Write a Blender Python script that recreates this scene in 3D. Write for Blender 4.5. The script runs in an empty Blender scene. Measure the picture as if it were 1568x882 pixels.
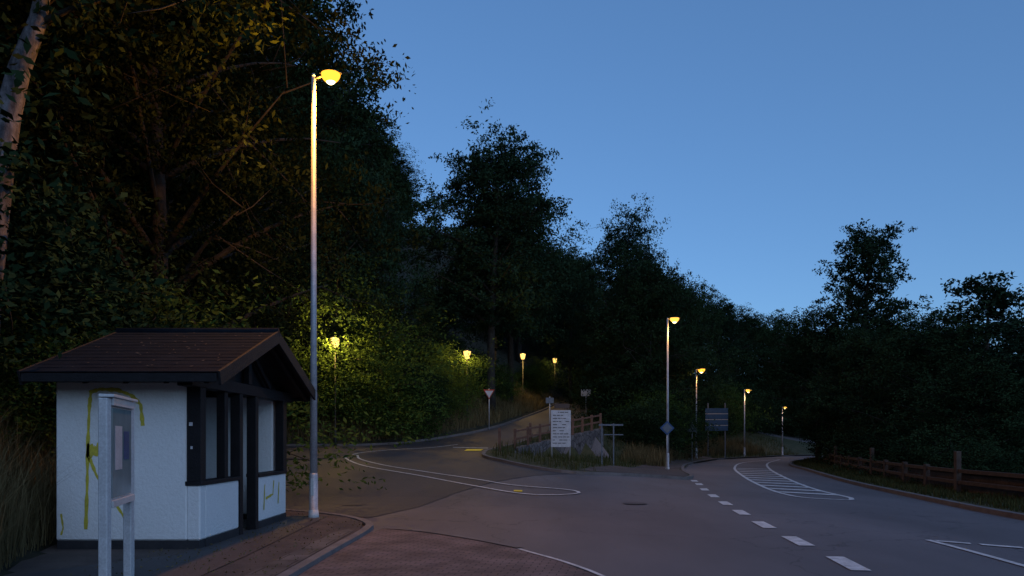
import bpy, bmesh, math, random
import numpy as np
from mathutils import Vector, Matrix
random.seed(7)
scene = bpy.context.scene
R = math.radians

# ------------------------------------------------------------------ materials
def new_mat(name):
    m = bpy.data.materials.new(name); m.use_nodes = True
    nt = m.node_tree; nt.nodes.clear()
    out = nt.nodes.new('ShaderNodeOutputMaterial')
    return m, nt, out
def N(nt, t, **kw):
    n = nt.nodes.new(t)
    for k, v in kw.items():
        if k.startswith('_'): setattr(n, k[1:], v)
        else: n.inputs[k.replace('__', ' ')].default_value = v
    return n
def L(nt, a, b): nt.links.new(a, b)
def surf(name, c1, c2, scale=4.0, rough=0.8, bump=0.3, bscale=60.0, detail=8.0, metal=0.0, c3=None, spec=0.3, lo=.35, hi=.65, fv=.2, streak=False):
    m, nt, out = new_mat(name)
    tc = N(nt, 'ShaderNodeTexCoord')
    n1 = N(nt, 'ShaderNodeTexNoise', Scale=scale, Detail=detail, Roughness=0.65)
    if streak:
        mp = N(nt, 'ShaderNodeMapping'); mp.inputs['Scale'].default_value = (3, 3, .5)
        L(nt, tc.outputs['Object'], mp.inputs[0]); L(nt, mp.outputs[0], n1.inputs['Vector'])
    else: L(nt, tc.outputs['Object'], n1.inputs['Vector'])
    r = N(nt, 'ShaderNodeValToRGB')
    r.color_ramp.elements[0].position = lo; r.color_ramp.elements[1].position = hi
    r.color_ramp.elements[0].color = (*c1, 1); r.color_ramp.elements[1].color = (*c2, 1)
    if c3:
        e = r.color_ramp.elements.new(0.8); e.color = (*c3, 1)
    L(nt, n1.outputs['Fac'], r.inputs['Fac'])
    n2 = N(nt, 'ShaderNodeTexNoise', Scale=bscale, Detail=6.0, Roughness=0.7)
    L(nt, tc.outputs['Object'], n2.inputs['Vector'])
    mr = N(nt, 'ShaderNodeMapRange'); mr.inputs[1].default_value=0.3; mr.inputs[2].default_value=0.7
    mr.inputs[3].default_value = 1-fv; mr.inputs[4].default_value = 1+fv
    L(nt, n2.outputs['Fac'], mr.inputs[0])
    mx = N(nt, 'ShaderNodeVectorMath', _operation='SCALE')
    L(nt, r.outputs['Color'], mx.inputs[0]); L(nt, mr.outputs[0], mx.inputs['Scale'])
    b = N(nt, 'ShaderNodeBump', Strength=bump, Distance=0.02)
    L(nt, n2.outputs['Fac'], b.inputs['Height'])
    p = N(nt, 'ShaderNodeBsdfPrincipled', Roughness=rough, Metallic=metal)
    p.inputs['Specular IOR Level'].default_value = spec
    L(nt, mx.outputs[0], p.inputs['Base Color']); L(nt, b.outputs[0], p.inputs['Normal'])
    L(nt, p.outputs[0], out.inputs[0])
    return m
def asphalt(name, c1, c2, wear=1.0):
    m, nt, out = new_mat(name)
    tc = N(nt, 'ShaderNodeTexCoord')
    big = N(nt, 'ShaderNodeTexNoise', Scale=.22, Detail=7.0, Roughness=.6)
    mp = N(nt, 'ShaderNodeMapping'); mp.inputs['Scale'].default_value = (1.6, .5, 1)
    L(nt, tc.outputs['Object'], mp.inputs[0]); L(nt, mp.outputs[0], big.inputs['Vector'])
    r = N(nt, 'ShaderNodeValToRGB'); r.color_ramp.elements[0].position=.36; r.color_ramp.elements[1].position=.64
    r.color_ramp.elements[0].color=(*c1,1); r.color_ramp.elements[1].color=(*c2,1)
    L(nt, big.outputs['Fac'], r.inputs[0])
    fine = N(nt, 'ShaderNodeTexNoise', Scale=70.0, Detail=4.0, Roughness=.8); L(nt, tc.outputs['Object'], fine.inputs['Vector'])
    mr = N(nt, 'ShaderNodeMapRange'); mr.inputs[1].default_value=.3; mr.inputs[2].default_value=.7; mr.inputs[3].default_value=.65; mr.inputs[4].default_value=1.4
    L(nt, fine.outputs['Fac'], mr.inputs[0])
    wob = N(nt, 'ShaderNodeTexNoise', Scale=1.5, Detail=5.0); L(nt, tc.outputs['Object'], wob.inputs['Vector'])
    wmx = N(nt, 'ShaderNodeMixRGB', _blend_type='LINEAR_LIGHT', Fac=.5); L(nt, tc.outputs['Object'], wmx.inputs[1]); L(nt, wob.outputs['Color'], wmx.inputs[2])
    vo = N(nt, 'ShaderNodeTexVoronoi', Scale=.22, _feature='DISTANCE_TO_EDGE'); L(nt, wmx.outputs[0], vo.inputs['Vector'])
    cr = N(nt, 'ShaderNodeMapRange'); cr.inputs[1].default_value=0; cr.inputs[2].default_value=.006; cr.inputs[3].default_value=1-.45*wear; cr.inputs[4].default_value=1
    L(nt, vo.outputs['Distance'], cr.inputs[0])
    mm = N(nt, 'ShaderNodeMath', _operation='MULTIPLY'); L(nt, mr.outputs[0], mm.inputs[0]); L(nt, cr.outputs[0], mm.inputs[1])
    mx = N(nt, 'ShaderNodeVectorMath', _operation='SCALE'); L(nt, r.outputs[0], mx.inputs[0]); L(nt, mm.outputs[0], mx.inputs['Scale'])
    b = N(nt, 'ShaderNodeBump', Strength=.35, Distance=.015); L(nt, fine.outputs['Fac'], b.inputs['Height'])
    p = N(nt, 'ShaderNodeBsdfPrincipled', Roughness=.68); p.inputs['Specular IOR Level'].default_value=.35
    L(nt, mx.outputs[0], p.inputs['Base Color']); L(nt, b.outputs[0], p.inputs['Normal']); L(nt, p.outputs[0], out.inputs[0])
    return m
def emis(name, col, s):
    m, nt, out = new_mat(name)
    e = N(nt, 'ShaderNodeEmission', Color=(*col, 1), Strength=s)
    L(nt, e.outputs[0], out.inputs[0]); return m
def brick(name, c1, c2, mort, scale, bw, rh, ms, rough=0.8, bump=0.5, rot=0.0):
    m, nt, out = new_mat(name)
    tc = N(nt, 'ShaderNodeTexCoord'); mp = N(nt, 'ShaderNodeMapping')
    mp.inputs['Rotation'].default_value = (0, 0, rot)
    L(nt, tc.outputs['Object'], mp.inputs[0])
    nz = N(nt, 'ShaderNodeTexNoise', Scale=1.6, Detail=8.0)
    L(nt, tc.outputs['Object'], nz.inputs['Vector'])
    ad = N(nt, 'ShaderNodeMixRGB', _blend_type='LINEAR_LIGHT', Fac=0.02)
    L(nt, mp.outputs[0], ad.inputs[1]); L(nt, nz.outputs['Color'], ad.inputs[2])
    bt = N(nt, 'ShaderNodeTexBrick', Scale=scale)
    bt.inputs['Color1'].default_value = (*c1, 1); bt.inputs['Color2'].default_value = (*c2, 1)
    bt.inputs['Mortar'].default_value = (*mort, 1); bt.inputs['Mortar Size'].default_value = ms
    bt.inputs['Brick Width'].default_value = bw; bt.inputs['Row Height'].default_value = rh
    L(nt, ad.outputs[0], bt.inputs['Vector'])
    mr = N(nt, 'ShaderNodeMapRange'); mr.inputs[1].default_value=0.3; mr.inputs[2].default_value=0.7
    mr.inputs[3].default_value = 0.6; mr.inputs[4].default_value = 1.3
    L(nt, nz.outputs['Fac'], mr.inputs[0])
    mx = N(nt, 'ShaderNodeVectorMath', _operation='SCALE')
    L(nt, bt.outputs['Color'], mx.inputs[0]); L(nt, mr.outputs[0], mx.inputs['Scale'])
    b = N(nt, 'ShaderNodeBump', Strength=bump, Distance=0.02); b.invert = True
    L(nt, bt.outputs['Fac'], b.inputs['Height'])
    p = N(nt, 'ShaderNodeBsdfPrincipled', Roughness=rough)
    p.inputs['Specular IOR Level'].default_value = 0.25
    L(nt, mx.outputs[0], p.inputs['Base Color']); L(nt, b.outputs[0], p.inputs['Normal'])
    L(nt, p.outputs[0], out.inputs[0]); return m
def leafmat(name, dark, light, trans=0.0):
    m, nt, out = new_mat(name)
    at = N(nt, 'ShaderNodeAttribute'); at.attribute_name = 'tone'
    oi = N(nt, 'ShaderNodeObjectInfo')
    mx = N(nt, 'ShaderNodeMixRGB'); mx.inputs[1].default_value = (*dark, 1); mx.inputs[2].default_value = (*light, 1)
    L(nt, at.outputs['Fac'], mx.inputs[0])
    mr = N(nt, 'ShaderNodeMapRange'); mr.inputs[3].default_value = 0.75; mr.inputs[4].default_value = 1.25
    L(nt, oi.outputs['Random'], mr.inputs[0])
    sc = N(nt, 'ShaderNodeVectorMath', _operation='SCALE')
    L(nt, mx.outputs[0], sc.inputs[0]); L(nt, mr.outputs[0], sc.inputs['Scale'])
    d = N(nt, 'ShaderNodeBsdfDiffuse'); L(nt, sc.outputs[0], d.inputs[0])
    if trans > 0:
        t = N(nt, 'ShaderNodeBsdfTranslucent'); L(nt, sc.outputs[0], t.inputs[0])
        ms = N(nt, 'ShaderNodeMixShader', Fac=trans)
        L(nt, d.outputs[0], ms.inputs[1]); L(nt, t.outputs[0], ms.inputs[2]); L(nt, ms.outputs[0], out.inputs[0])
    else: L(nt, d.outputs[0], out.inputs[0])
    return m

M = {}
M['asphalt'] = asphalt('asphalt_worn', (.092,.084,.088), (.140,.128,.134))
M['asphalt_dark'] = asphalt('asphalt_new', (.045,.042,.045), (.070,.065,.070), .5)
M['paving'] = brick('red_paving', (.18,.13,.125), (.14,.105,.105), (.06,.05,.05), 1.0, .20, .10, .008, .8, .6, R(10))
M['slab'] = brick('pavement_slab', (.13,.115,.11), (.10,.09,.088), (.05,.045,.045), 1.0, .5, .5, .012, .85, .4)
M['soil'] = surf('soil_pavement', (.06,.05,.048), (.105,.085,.078), 1.2, .9, .6, 40)
M['kerb'] = surf('kerb_stone', (.11,.10,.10), (.17,.155,.155), 2.0, .8, .3, 40)
M['kerb_bright'] = surf('kerb_pale', (.13,.12,.12), (.19,.175,.18), 2.0, .8, .3, 40)
M['line'] = surf('road_paint', (.40,.40,.40), (.72,.72,.72), 5.0, .6, .2, 50)
M['yline'] = surf('yellow_paint', (.75,.55,.03), (.85,.65,.05), 6.0, .6, .2, 50)
M['ground'] = surf('forest_floor', (.012,.016,.009), (.035,.033,.022), 0.8, .95, .8, 8)
M['verge'] = surf('grass_ground', (.035,.045,.02), (.08,.07,.036), 1.2, .95, .8, 25)
M['plaster'] = surf('white_plaster', (.70,.73,.74), (.76,.78,.79), .9, .9, .6, 22, lo=.25, hi=.75, fv=.05)
M['plinth'] = surf('dark_plinth', (.02,.022,.028), (.035,.035,.04), 4, .8, .3, 30)
M['timber'] = surf('dark_timber', (.005,.005,.007), (.010,.010,.013), 5, .65, .5, 30)
M['roof'] = surf('roof_tile', (.0035,.008,.014), (.007,.013,.021), 3.5, .9, .5, 30, spec=.12)
M['graf'] = surf('yellow_graffiti', (.42,.38,.06), (.58,.50,.06), 9, .6, .1, 30)
M['steel'] = surf('galvanised_steel', (.32,.34,.39), (.45,.47,.52), 5, .45, .1, 40, metal=.25, spec=.5)
M['whitepost'] = surf('white_metal', (.45,.47,.49), (.54,.56,.58), 4, .45, .05, 40, spec=.5)
M['darkpole'] = surf('dark_iron', (.015,.017,.016), (.03,.03,.03), 5, .5, .1, 40)
M['signwhite'] = surf('sign_white', (.42,.42,.45), (.54,.54,.57), 5, .4, .02, 40)
M['signback'] = surf('sign_back', (.09,.11,.14), (.14,.16,.19), 5, .5, .05, 40)
M['signdark'] = surf('sign_bluegrey', (.02,.06,.13), (.03,.08,.17), 5, .5, .05, 40)
M['signblue'] = surf('sign_blue', (.02,.06,.16), (.03,.08,.2), 5, .5, .05, 40)
M['signbrown'] = surf('sign_brown', (.06,.035,.03), (.08,.05,.04), 5, .5, .05, 40)
M['signred'] = surf('sign_red', (.3,.05,.03), (.4,.06,.03), 5, .5, .05, 40)
M['ink'] = surf('sign_ink', (.03,.03,.035), (.06,.06,.06), 8, .5, .02, 40)
M['rail'] = surf('rail_wood', (.10,.055,.04), (.16,.085,.06), 4, .7, .3, 30)
M['fence'] = surf('fence_wood', (.05,.036,.03), (.09,.066,.052), 4, .8, .3, 30)
M['bark'] = surf('bark', (.018,.016,.014), (.045,.040,.036), 3, .9, 1.0, 14)
M['bark_pale'] = surf('bark_pale', (.03,.03,.037), (.16,.155,.175), 3.0, .9, 1.0, 10, fv=.45, streak=True)
M['rwall'] = surf('brown_wall', (.045,.033,.028), (.085,.062,.05), 1.5, .9, .8, 12)
M['leaf'] = leafmat('leaf_green', (.009,.019,.010), (.033,.060,.027))
M['leaf2'] = leafmat('leaf_green_b', (.008,.019,.012), (.030,.058,.032))
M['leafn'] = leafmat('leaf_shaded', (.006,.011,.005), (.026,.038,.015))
M['leaf3'] = leafmat('leaf_olive', (.025,.045,.012), (.09,.15,.035), .35)
M['grass'] = leafmat('dry_grass', (.08,.068,.034), (.22,.18,.095), .3)
M['grassg'] = leafmat('green_grass', (.028,.04,.015), (.085,.085,.036), .3)
M['lampwarm'] = emis('sodium_lamp', (1, .42, .035), 2.3)
M['lampcore'] = emis('sodium_arc', (1, .78, .36), 6.0)
M['lampwarm2'] = emis('warm_lamp', (1, .48, .07), 2.0)
M['lantern'] = emis('lantern_glow', (1, .58, .14), 2.2)
m, nt, out = new_mat('board_glass')
p = N(nt, 'ShaderNodeBsdfPrincipled', Roughness=.12)
p.inputs['Specular IOR Level'].default_value = .8
nz = N(nt,'ShaderNodeTexNoise',Scale=3.0); cr = N(nt,'ShaderNodeValToRGB')
cr.color_ramp.elements[0].color=(.13,.20,.22,1); cr.color_ramp.elements[1].color=(.30,.38,.40,1)
L(nt,nz.outputs['Fac'],cr.inputs[0]); L(nt,cr.outputs[0],p.inputs['Base Color'])
L(nt, p.outputs[0], out.inputs[0]); M['glass'] = m

# ------------------------------------------------------------------ helpers
def link(o, parent=None):
    scene.collection.objects.link(o)
    if parent: o.parent = parent
    return o
def empty(name, loc=(0,0,0), rz=0.0):
    e = bpy.data.objects.new(name, None); e.location = loc; e.rotation_euler = (0,0,rz); e.empty_display_size = .3
    scene.collection.objects.link(e); return e
def mesh_obj(name, verts, faces, mat, parent=None, smooth=False):
    me = bpy.data.meshes.new(name)
    me.from_pydata([tuple(v) for v in verts], [], faces); me.update()
    if mat: me.materials.append(mat)
    if smooth:
        me.polygons.foreach_set('use_smooth', [True]*len(me.polygons))
    return link(bpy.data.objects.new(name, me), parent)
def box(name, p0, p1, mat, parent=None, bev=.006):
    bm = bmesh.new(); bmesh.ops.create_cube(bm, size=1)
    c = [(a+b)/2 for a,b in zip(p0,p1)]; s = [abs(b-a) for a,b in zip(p0,p1)]
    for v in bm.verts: v.co = Vector((v.co.x*s[0], v.co.y*s[1], v.co.z*s[2]))
    if bev: bmesh.ops.bevel(bm, geom=bm.edges[:], offset=min(bev, min(s)*.3), segments=1, affect='EDGES')
    me = bpy.data.meshes.new(name); bm.to_mesh(me); bm.free(); me.materials.append(mat)
    o = bpy.data.objects.new(name, me); o.location = c
    return link(o, parent)
def beam(name, a, b, w, h, mat, parent=None):
    a, b = Vector(a), Vector(b); d = b-a
    o = box(name, (-w/2, -d.length/2, -h/2), (w/2, d.length/2, h/2), mat, parent)
    o.location = (a+b)/2
    o.rotation_euler = d.to_track_quat('Y', 'Z').to_euler()
    return o
def tube_geo(pts, rads, n=8, V=None, F=None):
    V = [] if V is None else V; F = [] if F is None else F
    pts = [Vector(p) for p in pts]; base = len(V)
    for i, p in enumerate(pts):
        d = (pts[min(i+1,len(pts)-1)] - pts[max(i-1,0)]).normalized()
        u = d.orthogonal().normalized() if i == 0 else (u - d*u.dot(d)).normalized()
        w = d.cross(u)
        for k in range(n):
            a = 2*math.pi*k/n
            V.append(p + (u*math.cos(a)+w*math.sin(a))*rads[i])
    for i in range(len(pts)-1):
        for k in range(n):
            a = base+i*n+k; b = base+i*n+(k+1)%n
            F.append((a, b, b+n, a+n))
    F.append(tuple(base+k for k in range(n))[::-1]); F.append(tuple(base+(len(pts)-1)*n+k for k in range(n)))
    return V, F
def tube(name, pts, rads, mat, parent=None, n=14):
    V, F = tube_geo(pts, rads, n)
    return mesh_obj(name, V, F, mat, parent, True)

# ------------------------------------------------------------------ terrain
def prof(y): return np.interp(y, [18,20,22,26,40,44,100,130], [0,.06,.19,.44,1.40,1.84,7.7,9.0])
def wgt(x, y):
    xa = np.interp(y, [20,35,37,46,47,60,72,90], [-1,-.3,.25,5.6,5.0,6.4,8.3,10.6])
    xb = np.interp(y, [20,30,38,50,62,75,88,140], [5,7,7.8,11,15.8,25.5,42,80])
    t0 = np.interp(y, [34,37,46,49], [1,.35,.35,1])
    s = np.clip((x-xa)/np.maximum(xb-xa, .5), 0, 1)
    return np.where(x <= xa, 1.0, t0*(1-s))
HILL = [(-5.2,-40),(-5.2,7),(-6.3,9.5),(-6.8,11),(-7.1,15.5),(-9.5,22),(-13,28),(-34,32),(-34,37),(-12,38.6),(-7.7,38.9),
        (-4,43),(-1.07,50.4),(2.75,67.5),(4.6,78),(8,90),(16,94),(28,88),(45,99),(80,112),(400,140),(400,-40)]
VALL = [(12.3,-40),(12.6,14),(13.1,21),(14.9,28.5),(17.8,38.8),(20.8,48),(26,57.5),(36,67),(60,80),(400,128),(400,-40)]
def inside(x, y, poly):
    r = np.zeros(np.shape(x), bool)
    for i in range(len(poly)):
        x1,y1 = poly[i]; x2,y2 = poly[i-1]
        if y1 == y2: continue
        c = ((y1 > y) != (y2 > y)) & (x < (x2-x1)*(y-y1)/(y2-y1)+x1)
        r ^= c
    return r
def pdist(x, y, poly):
    d = np.full(np.shape(x), 1e9)
    for i in range(len(poly)-1):
        x1,y1 = poly[i]; x2,y2 = poly[i+1]
        L2 = (x2-x1)**2+(y2-y1)**2
        t = np.clip(((x-x1)*(x2-x1)+(y-y1)*(y2-y1))/L2, 0, 1)
        d = np.minimum(d, np.hypot(x-x1-t*(x2-x1), y-y1-t*(y2-y1)))
    return d
def fbase(x, y): return prof(y)*wgt(x, y)
def fall(x, y):
    x = np.asarray(x, float); y = np.asarray(y, float)
    z = fbase(x, y)
    hin = ~inside(x, y, HILL); hd = pdist(x, y, HILL)
    amp = np.interp(x, [-5,12,40], [1,.55,.22])
    z = z + np.where(hin, np.interp(hd, [0,.5,1.6,4,10,45,90], [.10,.3,1.15,2.8,6.2,29,42])*amp, 0)
    vin = inside(x, y, VALL); vd = pdist(x, y, VALL)
    z = z - np.where(vin, np.interp(vd, [0,1,6,40], [0,.4,3,8]), 0)
    return z
def fz(x, y): return float(fall(np.array([x]), np.array([y]))[0])
def fb(x, y): return float(fbase(np.array([x]), np.array([y]))[0])

xs = np.concatenate([np.linspace(-500,-60,10), np.arange(-56,-20,3), np.arange(-20,30,.5), np.arange(30,80,3), np.linspace(85,600,12)])
ys = np.concatenate([np.linspace(-60,0,8), np.arange(1,80,.5), np.arange(80,140,3), np.linspace(145,900,14)])
X, Y = np.meshgrid(xs, ys)
Z = fall(X, Y)
Z = Z + np.where(~inside(X,Y,HILL), (np.sin(X*1.3+Y*.7)*.08+np.sin(X*.45-Y*.6)*.2)*np.clip(pdist(X,Y,HILL)/3,0,1), 0)
Z = Z - np.where(inside(X,Y,HILL) & ~inside(X,Y,VALL), .10, 0)
nx, ny = len(xs), len(ys)
verts = np.stack([X.ravel(), Y.ravel(), Z.ravel()], 1).tolist()
faces = [(j*nx+i, j*nx+i+1, (j+1)*nx+i+1, (j+1)*nx+i) for j in range(ny-1) for i in range(nx-1)]
mesh_obj('ground', verts, faces, M['ground'], smooth=True)

def drape(name, poly, off, mat, parent=None, step=1.0, thick=0.0):
    bm = bmesh.new()
    vs = [bm.verts.new((x,y,0)) for x,y in poly]
    bm.faces.new(vs)
    bmesh.ops.triangulate(bm, faces=bm.faces[:])
    x0,x1 = min(p[0] for p in poly), max(p[0] for p in poly)
    y0,y1 = min(p[1] for p in poly), max(p[1] for p in poly)
    def cut(lo, hi, axis):
        k = math.ceil(max(lo,-60)/step)*step
        while k < min(hi,140):
            co = Vector((k,0,0)) if axis==0 else Vector((0,k,0)); no = Vector((1,0,0)) if axis==0 else Vector((0,1,0))
            bmesh.ops.bisect_plane(bm, geom=bm.verts[:]+bm.edges[:]+bm.faces[:], plane_co=co, plane_no=no, dist=1e-5)
            k += step
    cut(max(x0,-35), min(x1,50), 0); cut(max(y0,15), min(y1,110), 1)
    bm.verts.ensure_lookup_table()
    for v in bm.verts: v.co.z = fb(v.co.x, v.co.y)+off
    bmesh.ops.recalc_face_normals(bm, faces=bm.faces[:])
    for f in bm.faces:
        if f.normal.z < 0: f.normal_flip()
    me = bpy.data.meshes.new(name); bm.to_mesh(me); bm.free(); me.materials.append(mat)
    return link(bpy.data.objects.new(name, me), parent)
def smooth_line(pts, step=.4, closed=False):
    out = []; n = len(pts)
    rng = range(n if closed else n-1)
    for i in rng:
        g = (lambda k: Vector((*pts[k % n],0))) if closed else (lambda k: Vector((*pts[min(max(k,0),n-1)],0)))
        p0,p1,p2,p3 = g(i-1),g(i),g(i+1),g(i+2)
        m = max(2, int((p2-p1).length/step))
        for k in range(m):
            t = k/m
            out.append(.5*((2*p1)+(-p0+p2)*t+(2*p0-5*p1+4*p2-p3)*t*t+(-p0+3*p1-3*p2+p3)*t**3))
    if not closed: out.append(Vector((*pts[-1],0)))
    return out
def sweep(name, pts, w, h, off, mat, parent=None, closed=False, step=.4, raw=False, zf=fb):
    P = [Vector((*p,0)) for p in pts] if raw else smooth_line(pts, step, closed)
    V = []; F = []; n = len(P)
    for i,p in enumerate(P):
        a = P[(i-1) % n] if closed else P[max(i-1,0)]; b = P[(i+1) % n] if closed else P[min(i+1,n-1)]
        d = (b-a).normalized(); s = Vector((-d.y, d.x, 0))*w/2
        z = zf(p.x, p.y)
        for q, zz in ((p-s, off), (p+s, off), (p+s, off+h), (p-s, off+h)):
            V.append((q.x, q.y, (zf(q.x,q.y) if h == 0 else z)+zz))
    m = n if closed else n-1
    for i in range(m):
        a = 4*i; b = 4*((i+1) % n)
        if h == 0: F.append((a, a+1, b+1, b))
        else:
            for k in range(4): F.append((a+k, a+(k+1)%4, b+(k+1)%4, b+k))
    if h and not closed: F += [(0,1,2,3), (4*n-4,4*n-3,4*n-2,4*n-1)]
    o = mesh_obj(name, V, F, mat, parent)
    bm = bmesh.new(); bm.from_mesh(o.data); bmesh.ops.recalc_face_normals(bm, faces=bm.faces[:])
    if h == 0:
        for f in bm.faces:
            if f.normal.z < 0: f.normal_flip()
    bm.to_mesh(o.data); bm.free()
    return o

KR = [(-1.2,34.9),(2.8,48),(5.6,59.5),(7.4,72.4),(9.5,90)]
KL = [(-34,37),(-12,38.6),(-7.7,38.9),(-4,43),(-1.07,50.4),(2.75,67.5),(4.6,78),(8,90)]
NOSE = [(-1.2,34.9),(-1.25,32.6),(-.7,30.8),(.4,29.2),(1.4,28.2),(2.4,27.9),(3.8,28.7),(5.5,29.7),(6.8,30.1),(7.4,30.8),(7.9,32.5)]
ML = [(7.9,32.5),(8.9,38.5),(11.7,48.9),(17.4,62),(27.7,75),(45,88),(75,98)]
MR = [(10.2,-10),(10.2,8),(10.35,14.8),(11.3,20.8),(12.7,27.8),(15.5,38.5),(18.4,48.9),(24,60),(35,70),(60,84)]
road = [(-5.2,-40)] + HILL[1:16] + [(16,94),(28,88),(45,99),(80,112)] + [(80,90),(60,80.2)] + VALL[1:8][::-1] + [(12.3,-40)]
drape('asphalt_road', road, 0.0, M['asphalt'])
dark = [(-2.95,15.2),(-2.3,17.5),(-1.7,20.5),(-.6,23.5),(.8,26.2),(2.2,27.8),(.4,29.2),(-.7,30.8),(-1.25,32.6)] + KR + KL[::-1][:-1] + \
       [(-33,37),(-33,33),(-13.2,28.6),(-9.8,22.6),(-7.4,17.2),(-5.5,17.1),(-4.2,16.4)]
drape('side_road', dark, 0.012, M['asphalt_dark'])
bay = [(-2.55,-4),(-2.55,8.7),(-2.5,12.6),(-2.35,13.4),(-1.6,12.9),(-.67,11.9),(.1,10.8),(.62,9.8),(1.05,8.6),(1.3,7),(1.5,4),(1.6,-4)]
drape('paved_bus_bay', bay, .008, M['paving'])
sweep('bus_bay_edge_line', [(.1,10.85),(.35,10.35),(.66,9.75),(1.08,8.6),(1.33,7),(1.53,4),(1.63,-4)], .06, 0, .016, M['line'])
sweep('bus_bay_edging', [(-2.3,13.45),(-1.55,13.0),(-.62,12.0),(.12,11.0)], .14, 0, .014, M['kerb'])
kp = [(-2.6,-4),(-2.6,8.7),(-2.55,12.8),(-2.75,14.0),(-3.3,15.0),(-4.2,15.9),(-5.5,16.6),(-7.3,16.9)]
sweep('kerb', kp, .14, .10, -.03, M['kerb_bright'])
plot = [(-2.67,-4),(-2.67,8.7),(-2.62,12.8),(-2.83,14.0),(-3.36,14.94),(-4.24,15.82),(-5.5,16.5),(-7.3,16.8),(-7.1,15.5),(-6.8,11),(-6.3,9.5),(-5.2,7),(-5.2,-4)]
drape('pavement', plot, .055, M['soil'])
drape('pavement_slabs', [(-3.05,-4),(-3.05,8.7),(-3.0,12.4),(-2.85,12.9),(-2.70,12.6),(-2.70,8.7),(-2.70,-4)], .062, M['slab'])
drape('shelter_apron', [(-5.5,-4),(-5.2,7),(-5.6,8.6),(-4.6,9.9),(-4.5,9.9),(-4.5,15.2),(-3.75,15.0),(-3.55,9.9),(-3.4,-4)], .066, M['asphalt_dark'])

isl = NOSE[:-1] + ML[:-1] + [(30,86.5),(16,92)] + KR[::-1][:-1]
drape('grass_island', isl, .10, M['verge'])
sweep('kerb', NOSE, .16, .14, -.02, M['kerb'])
sweep('kerb', ML, .16, .14, -.02, M['kerb'])
sweep('kerb', KR, .16, .14, -.02, M['kerb'])
sweep('kerb', KL, .16, .16, -.04, M['kerb'])
sw = [(2.6,28.5),(3.8,28.95),(5.5,29.85),(6.8,30.3),(7.3,31),(7.75,32.5),(8.7,38.5),(11.5,48.9),(17.2,62),(15.6,63.4),(9.6,49.3),(6.9,40),(5.0,34.5),(3.4,31)]
drape('footpath', sw, .112, M['soil'])
sweep('kerb', MR, .16, .13, -.02, M['kerb'])
vr = [(x+.08,y) for x,y in MR[:-1]] + [(36,67),(26,57.5),(20.8,48),(17.8,38.8),(14.9,28.5),(13.1,21),(12.6,14),(12.3,-10)]
drape('grass_verge', vr, .095, M['verge'])

# ------------------------------------------------------------------ road markings
dl = [(4.32,10.16),(4.53,11.74),(4.76,14.0),(5.08,16.4),(5.42,18.8),(5.80,21.3),(6.27,24.1),(6.83,27.0),(7.2,29.2)]
mk = empty('road_markings')
for i,(x,y) in enumerate(dl):
    nxp = dl[min(i+1,len(dl)-1)]; pv = dl[max(i-1,0)]
    d = (Vector(nxp)-Vector(pv)).normalized(); s = Vector((-d.y,d.x))*.12; c = Vector((x,y)); h = d*.55
    c = c if i else Vector((4.35,9.6))
    q = drape('dash_%d'%i, [tuple(c-h-s),tuple(c-h+s),tuple(c+h+s),tuple(c+h-s)], .012, M['line'], mk)
sweep('outline_a', [(9.0,19.85),(8.25,20.5),(8.1,21.8),(8.6,25.2),(10.3,32.9),(13.1,43.5),(17.0,54),(22.5,62)], .13, 0, .012, M['line'], mk)
sweep('outline_b', [(9.0,19.85),(9.4,20.5),(9.9,24.1),(11.3,30.1),(14.3,41),(18.0,52),(22.5,62)], .13, 0, .012, M['line'], mk)
for i in range(11):
    y = 22.6+i*1.65+i*i*.03
    xl = np.interp(y, [21.8,25.2,32.9,43.5], [8.1,8.6,10.3,13.1])
    xr = np.interp(y-.7, [20.5,24.1,30.1,41], [9.4,9.9,11.3,14.3])
    drape('hatch_%d'%i, [(xl+.1,y),(xr-.06,y-1.3),(xr-.06,y-.7),(xl+.1,y+.6)], .014, M['line'], mk)
sweep('outline_c', [(6.66,11.85),(6.6,10.6),(6.5,9.3),(6.35,7.4)], .10, 0, .012, M['line'], mk)
for a in ([(6.75,11.82),(7.12,11.5),(7.06,11.36),(6.72,11.66)], [(7.2,11.42),(7.62,11.05),(7.56,10.9),(7.16,11.26)], [(7.72,10.98),(8.1,10.6),(8.04,10.46),(7.68,10.82)],[(8.3,10.4),(8.8,9.9),(8.74,9.76),(8.26,10.24)]):
    drape('dash_right', a, .012, M['line'], mk)
tear = [(-7.0,33.3),(-6.4,31.2),(-4.9,28.6),(-3.1,26.4),(-1.5,24.5),(-.08,22.9),(1.5,22.2),(1.92,21.6),(1.75,20.95),(.66,20.6),(-.86,22.0),(-3.25,25.3),(-5.65,28.4),(-7.0,31.3),(-7.3,32.6)]
sweep('teardrop', tear, .10, 0, .028, M['line'], mk, closed=True)
sweep('side_edge_line', [(-7.2,33.4),(-6.9,34.6),(-5.9,36),(-4.25,37.2),(-2.9,39.5)], .10, 0, .028, M['line'], mk)
drape('yellow_mark', [(-2.3,35.4),(-1.5,35.4),(-1.4,36.4),(-2.2,36.4)], .03, M['yline'], mk)
drape('yellow_stud', [(.05,21.2),(.30,21.2),(.30,21.55),(.05,21.55)], .03, M['yline'], mk)
drape('white_mark', [(-3.0,37.4),(-1.2,36.9),(-1.2,37.15),(-3.0,37.65)], .03, M['line'], mk)
def drain(x, y, r=.33):
    V = [(x,y,fb(x,y)+.02)]+[(x+r*math.cos(a),y+r*math.sin(a),fb(x,y)+.016) for a in np.linspace(0,2*math.pi,25)[:-1]]
    mesh_obj('manhole_cover', V, [(0,i+1,(i+1)%24+1) for i in range(24)], M['asphalt_dark'])
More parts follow.
